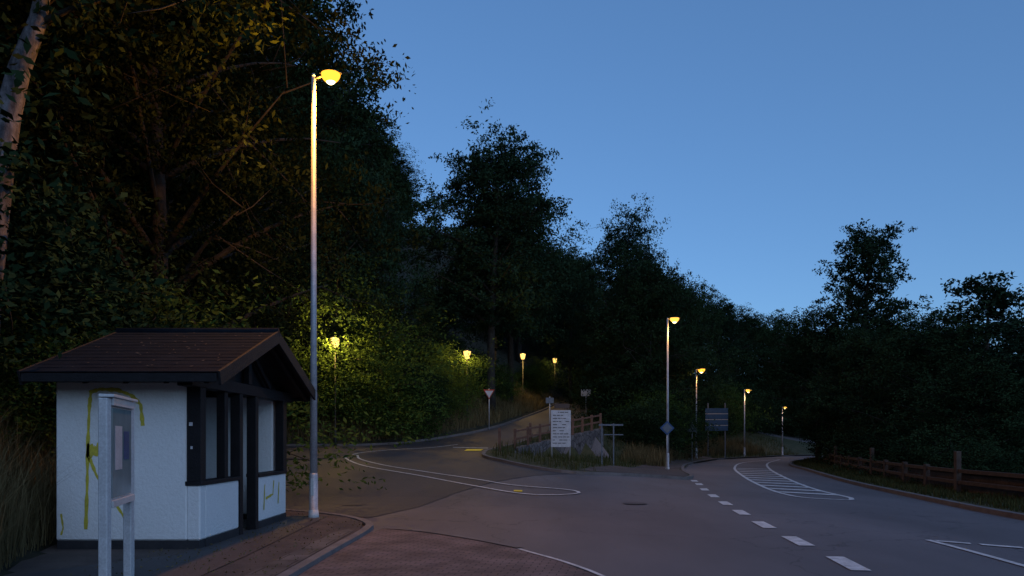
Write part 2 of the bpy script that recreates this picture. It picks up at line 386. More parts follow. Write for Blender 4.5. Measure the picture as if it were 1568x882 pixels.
drain(3.1,18.6,.3); drain(-3.9,18.3,.3)

# ------------------------------------------------------------------ bus shelter
sh = empty('bus_shelter', (0,0,.06))
x0,x1,y0,y1 = -6.48,-4.43,10.5,14.5
PL, TI = M['plaster'], M['timber']
box('near_wall', (x0,y0,.12), (-4.62,y0+.2,2.38), PL, sh, .02)
box('near_wall_low', (-4.622,y0+.003,.12), (x1,y0+.2,.90), PL, sh, .02)
box('rear_wall', (x0+.003,y0+.2,.12), (x0+.2,y1-.2,2.38), PL, sh, .02)
box('far_wall', (x0,y1-.2,.12), (x1-.2,y1,2.38), PL, sh, .02)
box('front_low_wall', (x1-.19,y0+.2,.12), (x1-.003,12.0,.90), PL, sh, .02)
box('front_low_wall_far', (x1-.19,12.9,.12), (x1-.003,y1,.90), PL, sh, .02)
box('plinth_near', (x0+.01,y0+.01,-.06), (x1-.01,y0+.2,.12), M['plinth'], sh)
box('plinth_rear', (x0+.01,y0+.2,-.06), (x0+.2,y1,.12), M['plinth'], sh)
box('plinth_front', (x1-.2,y0+.2,-.06), (x1+.006,12.0,.12), M['plinth'], sh)
box('plinth_front_far', (x1-.2,12.9,-.06), (x1+.006,y1,.12), M['plinth'], sh)
box('plinth_far', (x0+.2,y1-.2,-.06), (x1-.2,y1,.12), M['plinth'], sh)
box('floor', (x0+.2,y0+.2,-.05), (x1-.2,y1-.2,.02), M['slab'], sh, 0)
box('corner_post', (-4.615,y0-.01,.96), (x1+.012,y0+.18,2.3), TI, sh)
box('post_a', (x1-.15,11.46,.96), (x1-.02,11.6,2.3), TI, sh)
box('door_post', (x1-.15,12.02,-.05), (x1+.01,12.16,2.3), TI, sh)
box('door_post_far', (x1-.15,12.76,-.05), (x1+.01,12.9,2.3), TI, sh)
box('far_post', (x1-.15,y1-.2,.96), (x1+.01,y1+.01,2.3), TI, sh)
box('sill', (x1-.21,y0-.012,.90), (x1+.02,12.02,.96), TI, sh)
box('sill_far', (x1-.21,12.9,.90), (x1+.02,y1+.01,.96), TI, sh)
box('header_beam', (x1-.19,y0-.3,2.3), (x1+.02,y1+.3,2.48), TI, sh)
box('wall_plate', (x0-.1,y0-.02,2.382), (x1-.2,y0+.16,2.52), TI, sh)
box('wall_plate_far', (x0-.1,y1-.16,2.382), (x1-.2,y1+.02,2.52), TI, sh)
box('bench', (x0+.2,y0+.4,.42), (x0+.6,y1-.4,.48), TI, sh)
xr0,xr1 = -6.64,-3.93; ry, rz = 12.45, 3.36; ey, ez = 9.95, 2.46
for sgn, nm in ((-1,'near'),(1,'far')):
    ye = ry + sgn*(ry-ey)
    th = math.atan2(rz-ez, ry-ey); ln = math.hypot(rz-ez, ry-ey)
    V = []; F = []
    nrm = Vector((0, sgn*math.sin(th), math.cos(th))); dn = Vector((0, sgn*math.cos(th), -math.sin(th)))
    top_ = Vector((0, ry, rz))
    def bx(x_a, x_b, s0, s1, t0, t1, lift=0):
        b = len(V)
        for xx in (x_a, x_b):
            for s, t in ((s0,t0),(s1,t0+lift),(s1,t1+lift),(s0,t1)):
                q = top_ + dn*s + nrm*t; V.append((xx, q.y, q.z))
        F.extend([(b,b+1,b+2,b+3),(b+4,b+7,b+6,b+5)]+[(b+k,b+4+k,b+4+(k+1)%4,b+(k+1)%4) for k in range(4)])
    bx(xr0+.02, xr1-.02, 0, ln-.02, -.07, -.002)
    o = mesh_obj('roof_deck_'+nm, V, F, TI, sh)
    V = []; F = []
    nc = 13
    rr = random.Random(3+sgn)
    for k in range(nc):
        s0 = ln*k/nc; s1 = ln*(k+1)/nc+.02
        xx = xr0 - (.15 if k%2 else 0)
        while xx < xr1:
            xe = min(xx+.3, xr1); xa_ = max(xx, xr0)
            if xe-xa_ > .03:
                j = rr.uniform(-.002,.002); bx(xa_+.002, xe-.002, s0, s1+j, 0.002+.003, .012, .006+j)
            xx += .3
    mesh_obj('roof_tiles_'+nm, V, F, M['roof'], sh)
    beam('barge_board_'+nm, (xr1-.01, ry, rz-.08), (xr1-.01, ye, ez-.08), .04, .2, TI, sh)
    beam('barge_board_rear_'+nm, (xr0+.01, ry, rz-.08), (xr0+.01, ye, ez-.08), .04, .2, TI, sh)
    box('gutter_board_'+nm, (xr0+.04, ye-.02, ez-.13), (xr1-.04, ye+.02, ez-.01), TI, sh)
    for i in range(5):
        xx = xr0+.3+i*.55
        beam('rafter_%s_%d'%(nm,i), (xx, ry, rz-.12), (xx, ye-sgn*.06, ez-.11), .07, .08, TI, sh)
tube('ridge_cap', [(xr0,ry,rz+.01),(xr1,ry,rz+.01)], [.07,.07], M['roof'], sh, 10)
mesh_obj('gable_infill', [(x1-.1,10.6,2.48),(x1-.1,14.3,2.48),(x1-.1,ry,3.2)], [(0,1,2)], TI, sh)
box('king_post', (x1-.06,ry-.07,2.482), (x1+.03,ry+.07,3.2), TI, sh)
beam('collar_brace_a', (x1,11.4,2.5), (x1,ry-.1,3.05), .06, .08, TI, sh)
beam('collar_brace_b', (x1,13.5,2.5), (x1,ry+.1,3.05), .06, .08, TI, sh)
mesh_obj('rear_gable', [(x0+.05,10.6,2.38),(x0+.05,14.4,2.38),(x0+.05,ry,3.2)], [(0,1,2)], TI, sh)
def gstrip(pts, w, plane='near'):
    V = []; F = []
    P = [Vector(p) for p in pts]
    Q = []
    for i in range(len(P)-1):
        for k in range(6): Q.append(P[i].lerp(P[i+1], k/6))
    Q.append(P[-1]); P = Q
    for i,p in enumerate(P):
        d = (P[min(i+1,len(P)-1)]-P[max(i-1,0)]).normalized(); s = Vector((-d.y,d.x))*w*(.42+.1*math.sin(i*2.1)+.08*math.sin(i*.7))
        for q in (p-s,p+s): V.append((q.x, y0-.004, q.y) if plane=='near' else (x1+.003, q.x, q.y))
    for i in range(len(P)-1): F.append((2*i,2*i+1,2*i+3,2*i+2))
    mesh_obj('graffiti', V, F, M['graf'], sh)
gstrip([(-6.05,.28),(-6.03,.9),(-6.02,1.5),(-6.0,2.0),(-5.98,2.2)], .055)
gstrip([(-6.0,2.22),(-5.85,2.27),(-5.6,2.26),(-5.4,2.18),(-5.27,2.05),(-5.24,1.75)], .06)
gstrip([(-6.0,1.3),(-5.9,1.05),(-5.7,.75),(-5.5,.45),(-5.4,.3)], .05)
gstrip([(-6.04,1.40),(-5.92,1.39),(-5.82,1.42)], .20)
gstrip([(-6.4,.5),(-6.37,.3),(-6.4,.2)], .03)
gstrip([(13.2,.3),(13.25,.75)], .05,'f'); gstrip([(13.3,.5),(13.7,.55),(13.75,.8)], .05,'f'); gstrip([(14.0,.35),(14.05,.75)], .05,'f')
box('sticker', (-4.58,y0-.014,1.75), (-4.53,y0-.0105,1.80), M['signwhite'], sh, 0)
box('sticker_b', (-4.56,y0-.014,1.42), (-4.53,y0-.0105,1.46), M['signwhite'], sh, 0)
rr = random.Random(9)
V=[];F=[]
for i in range(60):
    xx=rr.gauss(-5.1,.5) if i%2 else rr.uniform(-6.5,-4.1); yy=rr.uniform(10.1,12.3)
    if not(-6.55<xx<-4.05): continue
    zz=rz+.03-(ry-yy)*(rz-ez)/(ry-ey); s=rr.uniform(.015,.035); a=rr.uniform(0,3.1)
    b=len(V)
    for k in range(4):
        t=a+k*math.pi/2; V.append((xx+math.cos(t)*s*(1 if k%2 else .5),yy+math.sin(t)*s*(1 if k%2 else .5),zz+math.sin(t)*s*.4))
    F.append((b,b+1,b+2,b+3))
mesh_obj('roof_litter',V,F,M['fence'],sh)
# ------------------------------------------------------------------ notice board
nb = empty('notice_board', (0,0,0))
pa, pb = Vector((-4.02,7.3,0)), Vector((-4.30,8.3,0))
for i,p in enumerate((pa,pb)):
    box('post_%d'%i, (p.x-.045,p.y-.045,0.0), (p.x+.045,p.y+.045,2.02), M['whitepost'], nb, .01)
ang = math.atan2((pb-pa).y, (pb-pa).x)
def pb_box(name, s0, s1, z0, z1, t0, t1, mat):
    o = box(name, (s0,t0,z0), (s1,t1,z1), mat, nb, .004)
    l = Vector(o.location); c = Matrix.Rotation(ang,3,'Z') @ Vector((l.x,l.y,0))
    o.location = (pa.x+c.x, pa.y+c.y, l.z); o.rotation_euler = (0,0,ang)
Lb = (pb-pa).length
pb_box('cabinet_back', .05, Lb-.05, .96, 1.98, -.03, .02, M['whitepost'])
pb_box('frame_top', .04, Lb-.04, 1.95, 2.03, -.07, .03, M['whitepost'])
pb_box('frame_bottom', .04, Lb-.04, .93, 1.0, -.07, .03, M['whitepost'])
pb_box('glass', .10, Lb-.10, 1.02, 1.93, -.045, -.035, M['glass'])
pb_box('poster', .2, .5, 1.3, 1.75, -.049, -.0465, M['signwhite'])
pb_box('poster_small', .58, .82, 1.4, 1.7, -.049, -.0465, M['signblue'])
pb_box('roof_cap', -.03, Lb+.03, 2.03, 2.06, -.09, .05, M['whitepost'])

# ------------------------------------------------------------------ street lamps
def light(name, loc, col, power, size, parent):
    l = bpy.data.lights.new(name, 'POINT'); l.color = col; l.energy = power; l.shadow_soft_size = size
    o = bpy.data.objects.new(name, l); o.location = loc; link(o, parent)
def street_lamp(x, y, H, rz, power, warm, mat, scale=1.0, arm=.42, base=None):
    z = fb(x,y) if base is None else base
    e = empty('street_lamp', (x,y,z), rz)
    tube('pole_base', [(0,0,0),(0,0,.05),(0,0,.06),(0,0,.9),(0,0,.95)], [.13,.13,.085,.085,.075], M['steel'], e)
    tube('pole', [(0,0,.9),(0,0,H*.5),(0,0,H)], [.075,.058,.042], M['steel'], e)
    tube('pole_cap', [(0,0,H-.02),(0,0,H+.04)], [.046,.03], M['steel'], e)
    tube('collar', [(0,0,.0),(0,0,.22)], [.12,.09], M['whitepost'], e)
    box('access_door', (-.03,-.09,.5), (.03,-.075,.85), M['whitepost'], e, .003)
    tube('arm', [(0,0,H-.06),(arm+.05,0,H-.01)], [.026,.024], M['darkpole'], e, 8)
    # compact luminaire with a thin hood over a rounded bowl
    V = []; F = []
    prof_ = [(0,.03,.02),(.07,.08,.035),(.2,.12,.05),(.33,.10,.04),(.40,.04,.02)]
    for sx, w, h in prof_:
        sx *= scale
        for k in range(12):
            a = 2*math.pi*k/12; zz = math.sin(a)*h
            V.append((arm+sx, math.cos(a)*w*scale, H+.03+(zz if zz>0 else zz*.3)))
    for i in range(4):
        for k in range(12): F.append((i*12+k, i*12+(k+1)%12, (i+1)*12+(k+1)%12, (i+1)*12+k))
    F += [tuple(range(12))[::-1], tuple(range(48,60))]
    mesh_obj('lamp_housing', V, F, M['darkpole'], e, True)
    def dome(nm, rx, rz_, dz, mt):
        V = []; F = []
        for j in range(7):
            ph = math.pi/2*j/6
            for k in range(16):
                a = 2*math.pi*k/16
                V.append((arm+.2*scale+math.cos(a)*rx*math.cos(ph)*scale, math.sin(a)*rx*.85*math.cos(ph)*scale, H+dz-math.sin(ph)*rz_*scale))
        for j in range(6):
            for k in range(16): F.append((j*16+k, j*16+(k+1)%16, (j+1)*16+(k+1)%16, (j+1)*16+k))
        mesh_obj(nm, V, F, mt, e, True)
    dome('lamp_lens', .175, .17, .030, mat)
    dome('lamp_core', .125, .19, .020, M['lampcore'])
    light('bulb', (arm+.2*scale, 0, H-.30*scale), warm, power, .12, e)
    return e
street_lamp(-3.97,14.8,8.90,R(-4),1050,(1,.38,.04),M['lampwarm'],1.1,.13)
street_lamp(8.1,38.5,7.95,R(0),240,(1,.46,.09),M['lampwarm2'],1.4,.08)
street_lamp(14.95,60,7.35,R(0),170,(1,.46,.09),M['lampwarm'],1.7,.08)
street_lamp(22.0,70,6.4,R(0),150,(1,.55,.2),M['lampwarm2'],1.6,.08)
street_lamp(27.6,75.5,5.0,R(0),100,(1,.6,.3),M['lampwarm2'],1.1,.08)
def lantern(x, y, H, power, z=None):
    z = fz(x,y)-.05 if z is None else z
    e = empty('lantern_lamp', (x,y,z))
    tube('post', [(0,0,-.6),(0,0,.5),(0,0,.55),(0,0,H-.75)], [.08,.08,.045,.032], M['darkpole'], e, 10)
    tube('crossbar', [(-.22,0,H-.95),(.22,0,H-.95)], [.015,.015], M['darkpole'], e, 6)
    tube('cradle', [(0,0,H-.75),(0,0,H-.68)], [.06,.13], M['darkpole'], e, 6)
    tube('glass', [(0,0,H-.67),(0,0,H-.20)], [.15,.26], M['lantern'], e, 6)
    for k in range(6):
        a = 2*math.pi*k/6
        tube('rib_%d'%k, [(math.cos(a)*.155,math.sin(a)*.155,H-.68),(math.cos(a)*.265,math.sin(a)*.265,H-.20)], [.009,.009], M['darkpole'], e, 4)
    tube('cap', [(0,0,H-.20),(0,0,H-.16),(0,0,H-.02),(0,0,H+.07)], [.29,.28,.07,.01], M['darkpole'], e, 6)
    light('bulb', (0,-.42,H-.42), (1,.60,.15), power, .12, e)
    return z
lantern(-9.2,38.5,5.5,1000,1.6)
lantern(-2.95,48.6,5.2,420,2.45)
lantern(1.0,68.0,5.1,420,4.65)
lantern(4.75,82,4.8,300,6.1)

# ------------------------------------------------------------------ signs
def postsign(name, x, y, H, shape, w, mat, z=None, rim=None, r=.03, rz=0):
    z = fb(x,y)+.1 if z is None else z
    e = empty(name, (x,y,z), rz)
    tube('post', [(0,.03,-.2),(0,.03,H)], [r,r], M['steel'], e, 8)
    def plate(nm, s, yy, mt):
        if shape == 'tri': P = [(-.5,.43),(.5,.43),(0,-.43)]
        elif shape == 'triup': P = [(-.5,-.43),(.5,-.43),(0,.43)]
        elif shape == 'dia': P = [(0,.6),(.6,0),(0,-.6),(-.6,0)]
        elif shape == 'round': P = [(.5*math.cos(a),.5*math.sin(a)) for a in np.linspace(0,2*math.pi,25)[:-1]]
        else: P = [(-.5,-.35),(.5,-.35),(.5,.35),(-.5,.35)]
        n = len(P)
        V = [(a*s, yy, H-w*.5+b*s) for a,b in P]+[(a*s, yy+.012, H-w*.5+b*s) for a,b in P]
        F = [tuple(range(n)), tuple(range(n,2*n))[::-1]]+[(k,(k+1)%n,n+(k+1)%n,n+k) for k in range(n)]
        mesh_obj(nm, V, F, mt, e)
    if rim:
        plate('rim', w, -.012, M[rim]); plate('face', w*.72, -.026, M[mat])
    else: plate('face', w, -.012, M[mat])
    return e
postsign('give_way_sign', -1.5, 48.4, 2.5, 'tri', .75, 'signwhite', 2.5, 'signred')
postsign('priority_road_sign', 7.95, 37.9, 2.45, 'dia', .62, 'signback', None, 'signblue')
postsign('warning_sign', 13.4, 55, 2.7, 'triup', .8, 'signback', .3)
postsign('speed_limit_sign', 5.75, 57.5, 2.4, 'rect', .75, 'signwhite', 3.3)
postsign('direction_sign', 2.4, 47, 2.2, 'rect', .5, 'signback', 2.2)
ib = empty('information_board', (2.25,34.0,.95), R(4))
for s in (-.42,.42): tube('post_%d'%(s>0), [(s,.06,-.5),(s,.06,2.05)], [.035,.035], M['steel'], ib, 8)
box('panel', (-.46,0,.35), (.46,.03,2.05), M['signwhite'], ib)
box('header', (-.30,-.004,2.12), (.40,.03,2.34), M['signbrown'], ib)
rb=random.Random(2)
for k in range(11):
    zz = 1.97-k*.142
    xx=-.38
    while xx<.30:
        wd=rb.uniform(.05,.22)
        if rb.random()<.85: box('text_%d_%d'%(k,int((xx+.4)*100)), (xx,-.005,zz-.035), (min(xx+wd,.39),-.002,zz), M['ink'], ib, 0)
        xx+=wd+.03
fr = empty('frame_sign', (4.6,34.6,.35), R(0))
for s in (-.4,.15): box('post_%d'%(s>0), (s-.03,-.03,-.2), (s+.03,.03,2.05), M['signback'], fr)
box('bar_top', (-.55,-.035,1.94), (.6,-.032+.05,2.02), M['signback'], fr)
box('bar_low', (-.3,-.036,1.5), (.6,.012,1.55), M['signback'], fr)
ds = empty('road_direction_sign', (17.7,64,1.55), R(-8))
for s in (-.72,.72): box('post_%d'%(s>0), (s-.05,-.05,-2.0), (s+.05,.05,3.3), M['signback'], ds)
for k in range(4): box('panel_%d'%k, (-.95,-.09,.9+k*.5), (.95,-.06,1.34+k*.5), M['signdark'], ds)
for k in range(3): box('gap_rail_%d'%k, (-.95,-.058,1.34+k*.5), (.95,-.052,1.40+k*.5), M['whitepost'], ds)

# ------------------------------------------------------------------ stone wall with railing on the island
def wtop(t): return 1.25+t*1.1
V=[];F=[];n=22
A=Vector((.15,37)); B=Vector((5.5,46)); dd=(B-A).normalized(); sd=Vector((-dd.y,dd.x))*.2
rr=random.Random(4)
for i in range(n+1):
    t=i/n; p=A+(B-A)*t; zt=wtop(t)+rr.uniform(-.02,.02); zb=-.2
    for q,z in ((p-sd,zb),(p-sd,zt),(p+sd,zt),(p+sd,zb)): V.append((q.x,q.y,z))
for i in range(n):
    for k in range(3): F.append((4*i+k,4*i+k+1,4*i+5+k,4*i+4+k))
F += [(0,1,2,3),(4*n,4*n+1,4*n+2,4*n+3)]
def stone_wall_mat():
    m, nt, out = new_mat('rubble_stone')
    tc=N(nt,'ShaderNodeTexCoord'); vo=N(nt,'ShaderNodeTexVoronoi',Scale=3.2)
    vo2=N(nt,'ShaderNodeTexVoronoi',Scale=3.2,_feature='DISTANCE_TO_EDGE')
    for v in (vo,vo2): L(nt,tc.outputs['Object'],v.inputs['Vector'])
    r=N(nt,'ShaderNodeValToRGB'); r.color_ramp.elements[0].position=.0; r.color_ramp.elements[1].position=.09
    r.color_ramp.elements[0].color=(.25,.25,.25,1); r.color_ramp.elements[1].color=(1,1,1,1)
    L(nt,vo2.outputs['Distance'],r.inputs[0])
    h=N(nt,'ShaderNodeSeparateColor'); L(nt,vo.outputs['Color'],h.inputs[0])
    cr=N(nt,'ShaderNodeValToRGB'); cr.color_ramp.elements[0].color=(.07,.07,.08,1); cr.color_ramp.elements[1].color=(.15,.145,.15,1)
    L(nt,h.outputs[0],cr.inputs[0])
    mx=N(nt,'ShaderNodeMixRGB',_blend_type='MULTIPLY',Fac=1.0); L(nt,cr.outputs[0],mx.inputs[1]); L(nt,r.outputs[0],mx.inputs[2])
    b=N(nt,'ShaderNodeBump',Strength=.8,Distance=.04); L(nt,r.outputs[0],b.inputs['Height'])
    p=N(nt,'ShaderNodeBsdfPrincipled',Roughness=.85); L(nt,mx.outputs[0],p.inputs['Base Color']); L(nt,b.outputs[0],p.inputs['Normal'])
    L(nt,p.outputs[0],out.inputs[0]); return m
M['rubble']=stone_wall_mat()
wl=mesh_obj('stone_wall', V, F, M['rubble'])
rl = empty('wooden_railing')
for i in range(9):
    t=i/8; p=A+(B-A)*t; z=wtop(t)
    box('post_%d'%i,(p.x-.07,p.y-.07,z-.05),(p.x+.07,p.y+.07,z+.95),M['rail'],rl)
    if i<8:
        q=A+(B-A)*((i+1)/8); z2=wtop((i+1)/8)
        for h,nm in ((.82,'top'),(.42,'mid')):
            beam('rail_%s_%d'%(nm,i),(p.x,p.y,z+h),(q.x,q.y,z2+h),.05,.1,M['rail'],rl)
rl2 = empty('bollard_posts')
P2=[(-.6,35.6),(1.0,40.5),(3.3,47.5)]
for i in range(3):
    p=P2[i]; z=fb(*p)+.1
    box('post_%d'%i,(p[0]-.07,p[1]-.07,z-.1),(p[0]+.07,p[1]+.07,z+1.0),M['rail'],rl2)
WR=[(12.3,-10),(12.4,8),(12.6,14),(13.1,21),(14.9,28.5),(17.8,38.8),(20.8,48),(26,57.5)]
rw = empty('low_boundary_wall')
sweep('wall', WR, .3, .66, 0, M['rwall'], rw)
sweep('coping', WR, .38, .05, .662, M['rwall'], rw)
fp = empty('wooden_fence')
fl = smooth_line([(11.95,5),(12.15,14),(12.65,21),(14.4,28.5),(17.3,38.8),(20.3,48)],2.4)
for i,p in enumerate(fl):
    h = 1.3 if i%4==1 else .86
    box('post_%d'%i,(p.x-.07,p.y-.07,.05),(p.x+.07,p.y+.07,h),M['fence'],fp)
    if i+1<len(fl):
        q=fl[i+1]
        for h2 in (.42,.74): beam('rail_%d_%d'%(i,int(h2*100)),(p.x,p.y,h2),(q.x,q.y,h2),.05,.11,M['fence'],fp)

# ------------------------------------------------------------------ vegetation
def leaf_mesh(name, C, size, tone, mat, rng, flat=.0):
    n = len(C)
    a = rng.normal(size=(n,3)); a[:,2] = a[:,2]*.7-.25; a /= np.linalg.norm(a,axis=1)[:,None]
    b = rng.normal(size=(n,3)); b[:,2] *= .6
    b -= a*(a*b).sum(1)[:,None]; b /= np.linalg.norm(b,axis=1)[:,None]
    s = (size*rng.uniform(.6,1.3,n))[:,None]
    nrm = np.cross(a,b)*s*.15
    V = np.empty((n,4,3)); V[:,0]=C-a*s; V[:,1]=C+b*s*.45+nrm; V[:,2]=C+a*s; V[:,3]=C-b*s*.45+nrm
    me = bpy.data.meshes.new(name)
    me.vertices.add(4*n); me.vertices.foreach_set('co', V.ravel())
    me.loops.add(4*n); me.loops.foreach_set('vertex_index', np.arange(4*n,dtype=np.int32))
    me.polygons.add(n); me.polygons.foreach_set('loop_start', np.arange(0,4*n,4,dtype=np.int32))
    me.update(calc_edges=True)
    at = me.attributes.new('tone','FLOAT','POINT'); at.data.foreach_set('value', np.repeat(np.clip(tone,0,1),4).astype(np.float32))
    me.materials.append(mat); return me
def make_tree(name, seed, H, Rr, cb, nl, ncl, nlf, ls, shape='round', mat='leaf', bark='bark', tr=None, trunk=None, cs=1.0):
    rng = np.random.default_rng(seed); V=[];F=[]
    tr = tr or H*.02
    if trunk is None:
        ph = rng.uniform(0,6,2); k=np.linspace(0,1,9)
        T = np.stack([np.sin(k*3+ph[0])*.035*H*k, np.sin(k*2.5+ph[1])*.035*H*k, k*H*.93],1)
    else:
        T = np.array(trunk,float)
    rad = tr*(1-np.linspace(0,1,len(T))**1.2*.85)
    tube_geo(T, list(rad), 9, V, F)
    ntf=len(F)
    cen=[]; tz=T[:,2]
    for i in range(nl):
        s=(i+.5)/nl; s=s**.85
        zt=cb+(H-cb)*s
        if shape=='round': rp=Rr*math.sin(math.pi*(.16+.80*s))**.65
        elif shape=='slim': rp=Rr*(.55+.45*math.sin(math.pi*(.1+.8*s)))*(1-.45*s)
        elif shape=='bush': rp=Rr*math.sqrt(max(0,1-(s*.97)**2))
        az=i*2.39996+rng.uniform(-.4,.4); rp*=rng.uniform(.70,1.12)
        z0=max(.1*H, min(zt-rp*rng.uniform(.35,.6), H*.9)) if shape!='bush' else max(.05, zt*.5)
        st=np.array([np.interp(z0,tz,T[:,0]),np.interp(z0,tz,T[:,1]),z0])
        ax=np.array([np.interp(zt,tz,T[:,0]),np.interp(zt,tz,T[:,1]),zt])
        en=ax+np.array([math.cos(az)*rp,math.sin(az)*rp,rng.uniform(-.3,.3)])
        mid=(st+en)/2+np.array([0,0,.12*rp])+rng.normal(size=3)*.25
        ts=np.linspace(0,1,6)[:,None]
        LP=(1-ts)**2*st+2*ts*(1-ts)*mid+ts**2*en
        r0=np.interp(z0,tz,rad)*.42
        tube_geo(LP,list(r0*(1-np.linspace(0,1,6)*.88)),6,V,F)
        for j in range(ncl):
            t=rng.uniform(.3,1.05)
            q=(1-t)**2*st+2*t*(1-t)*mid+t**2*en
            c=q+rng.normal(size=3)*np.array([1,1,.8])*(.13*Rr+.35)*cs
            if c[2]<.4: c[2]=.4
            cen.append(c)
            tube_geo([q,(q+c)/2+rng.normal(size=3)*.08,c],[r0*.16+.010,.016,.006],3,V,F)
    cen=np.array(cen); nc=len(cen)
    ns=7
    cr=rng.uniform(.55,1.15,nc)*cs
    sub=np.repeat(cen,ns,0)+rng.normal(size=(nc*ns,3))*np.repeat(cr,ns)[:,None]*np.array([.75,.75,.5])
    per=max(1,nlf//ns)
    sr=np.repeat(cr,ns)*.30
    P=np.repeat(sub,per,0)+rng.normal(size=(nc*ns*per,3))*np.repeat(sr,per)[:,None]*np.array([1,1,.6])
    tn=np.repeat(np.repeat(rng.uniform(0,.8,nc),ns)+rng.uniform(-.15,.25,nc*ns),per)+rng.uniform(-.15,.15,nc*ns*per)
    crown=leaf_mesh(name+'_crown',P,ls,tn,M[mat],rng)
    tme=bpy.data.meshes.new(name+'_trunk'); tme.from_pydata([tuple(v) for v in V],[],F); tme.update(); tme.materials.append(M[bark]); tme.materials.append(M['bark'])
    mi=np.ones(len(F),np.int32); mi[:ntf]=0; tme.polygons.foreach_set('material_index',mi)
    tme.polygons.foreach_set('use_smooth',[True]*len(tme.polygons))
    return tme,crown,H
T = {}
T['A']=make_tree('broad_a',1,18,6.6,4.0,34,9,160,.13)
T['B']=make_tree('broad_b',2,18,6.0,4.5,32,9,160,.13,mat='leaf2')
T['C']=make_tree('broad_c',3,16,5.5,3.0,30,9,160,.13,mat='leaf')
T['H']=make_tree('high_crown',21,18,5.6,7.0,32,9,190,.13,mat='leaf2')
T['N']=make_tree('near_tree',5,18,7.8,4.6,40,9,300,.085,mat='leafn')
T['D']=make_tree('slim_d',6,16,3.2,3.0,30,7,150,.12,'slim',mat='leaf2',cs=.75)
T['S']=make_tree('spiky_s',8,12,2.4,2.0,20,6,130,.11,'slim',mat='leaf2',cs=.6)
T['U']=make_tree('bush_u',9,5.5,3.4,.3,22,8,150,.10,'bush',mat='leaf')
T['W']=make_tree('bush_w',10,4.0,2.6,.2,20,8,170,.075,'bush',mat='leaf3')
def put(name, key, x, y, H, wscale=1.0, rz=None, z=None, parent=None):
    tme,crown,h0=T[key]; s=H/h0
    z=fz(x,y)-.15 if z is None else z
    e=empty(name,(x,y,z),random.uniform(0,6.28) if rz is None else rz)
    if parent: e.parent=parent
    e.scale=(s*wscale,s*wscale,s)
    for nm,me in (('trunk',tme),('crown',crown)): link(bpy.data.objects.new(nm,me),e)
    return e
def top(name,key,x,y,ztop,w=1.0,rz=None):
    z=fz(x,y)-.15; return put(name,key,x,y,ztop-z,w,rz,z)
TR='deciduous_tree'
tk=[(0,0,0),(.12,0,2.6),(.38,0,4.9),(.52,0,5.7),(.72,0,6.5),(.98,.1,7.4),(1.0,.3,8.4),(1.0,.4,11),(.9,.6,14)]
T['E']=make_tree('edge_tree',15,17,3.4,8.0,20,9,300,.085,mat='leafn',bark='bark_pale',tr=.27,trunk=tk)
put(TR,'E',-9.05,12.5,17,1.0,0.0)
# trees on the bank behind the shelter
top(TR,'N',-9.9,20.6,19,.76,2.0); top(TR,'N',-14.5,15.5,21,1.0,1.0); top(TR,'A',-17,24,24,1.1,0.3); top(TR,'N',-14.6,28.6,21,.80,4.0)
# hillside behind the side road
top(TR,'A',-12.6,42.5,27.0,.74); top(TR,'B',-10.0,41.8,20,.72); top(TR,'C',-17,44,32,.85); top(TR,'A',-23,42,34,1.0)
top(TR,'C',-8.8,47,12,1.0); top(TR,'B',-11,52,13.5,1.1)
top(TR,'H',-1.5,54.0,22.6,.88,.5); top(TR,'C',-5.2,56,12.8,.9); top(TR,'H',-.2,61,21.5,.9)
top(TR,'D',-6.2,50.3,12.5,.9)
top(TR,'H',-1.8,71,21,.9); top(TR,'B',-7,66,14,1.0)
# island embankment trees
top(TR,'B',9.4,61.0,19.4,.76); top(TR,'C',10.8,57.0,14.5,.8); top(TR,'A',11.4,67,18.5,.66); top(TR,'C',15.4,74,17.8,.8); top(TR,'A',19.5,80,17.5,.8)
top(TR,'B',12.0,62.5,12,.7); top(TR,'H',6.3,79,18,.8)
top(TR,'B',24.5,88,18.0,.85); top(TR,'A',31,97,17.5,.85); top(TR,'C',38.5,108,19.5,.85); top(TR,'A',45,106,16.5,.9)
# right valley side
top(TR,'D',23.9,50.5,15.7,.92,1.0); top(TR,'C',21.5,52,10.6,1.0); top(TR,'A',27.5,52,9.8,1.0); top(TR,'C',20.8,44,8.1,.95); top(TR,'B',24.5,44,8.0,1.0)
top(TR,'S',25.6,40,10.2,1.1); top(TR,'S',28.3,41,8.4,1.0)
top(TR,'A',21,36.5,6.7,1.2); top(TR,'B',25,34,6.6,1.2); top(TR,'C',19.0,30,4.6,1.2); top(TR,'C',30,38,7.2,1.2)
top(TR,'B',35,60,10.8,1.2); top(TR,'C',30,62,10.8,1.1)
# distant forest mass on the hillside
fo = empty('hillside_forest')
rg=random.Random(11); pts=[]
while len(pts)<50:
    x=rg.uniform(-48,60); y=rg.uniform(24,150)
    if inside(np.array([x]),np.array([y]),HILL)[0]: continue
    if abs(x/y)>.75: continue
    dh=pdist(np.array([x]),np.array([y]),HILL)[0]
    if dh<5 or (x>-12 and x<8 and y<80) or (-20<x<-8 and y<50): continue
    if x>-20 and y>50 and dh>28: continue
    if any((x-a)**2+(y-b)**2<38 for a,b in pts): continue
    pts.append((x,y))
for x,y in pts:
    z=fz(x,y)-.2
    h=rg.uniform(12,17)
    lim = 1.6+y*np.interp(1130*x/y,[-284,-214,-124,-84,76,216,416,816],[.75,.45,.19,.21,.28,.22,.14,.12])
    h=min(h,lim-z)
    if h<4: continue
    put('forest_tree',rg.choice('ABC'),x,y,h,rg.uniform(1.0,1.4),None,z,fo)
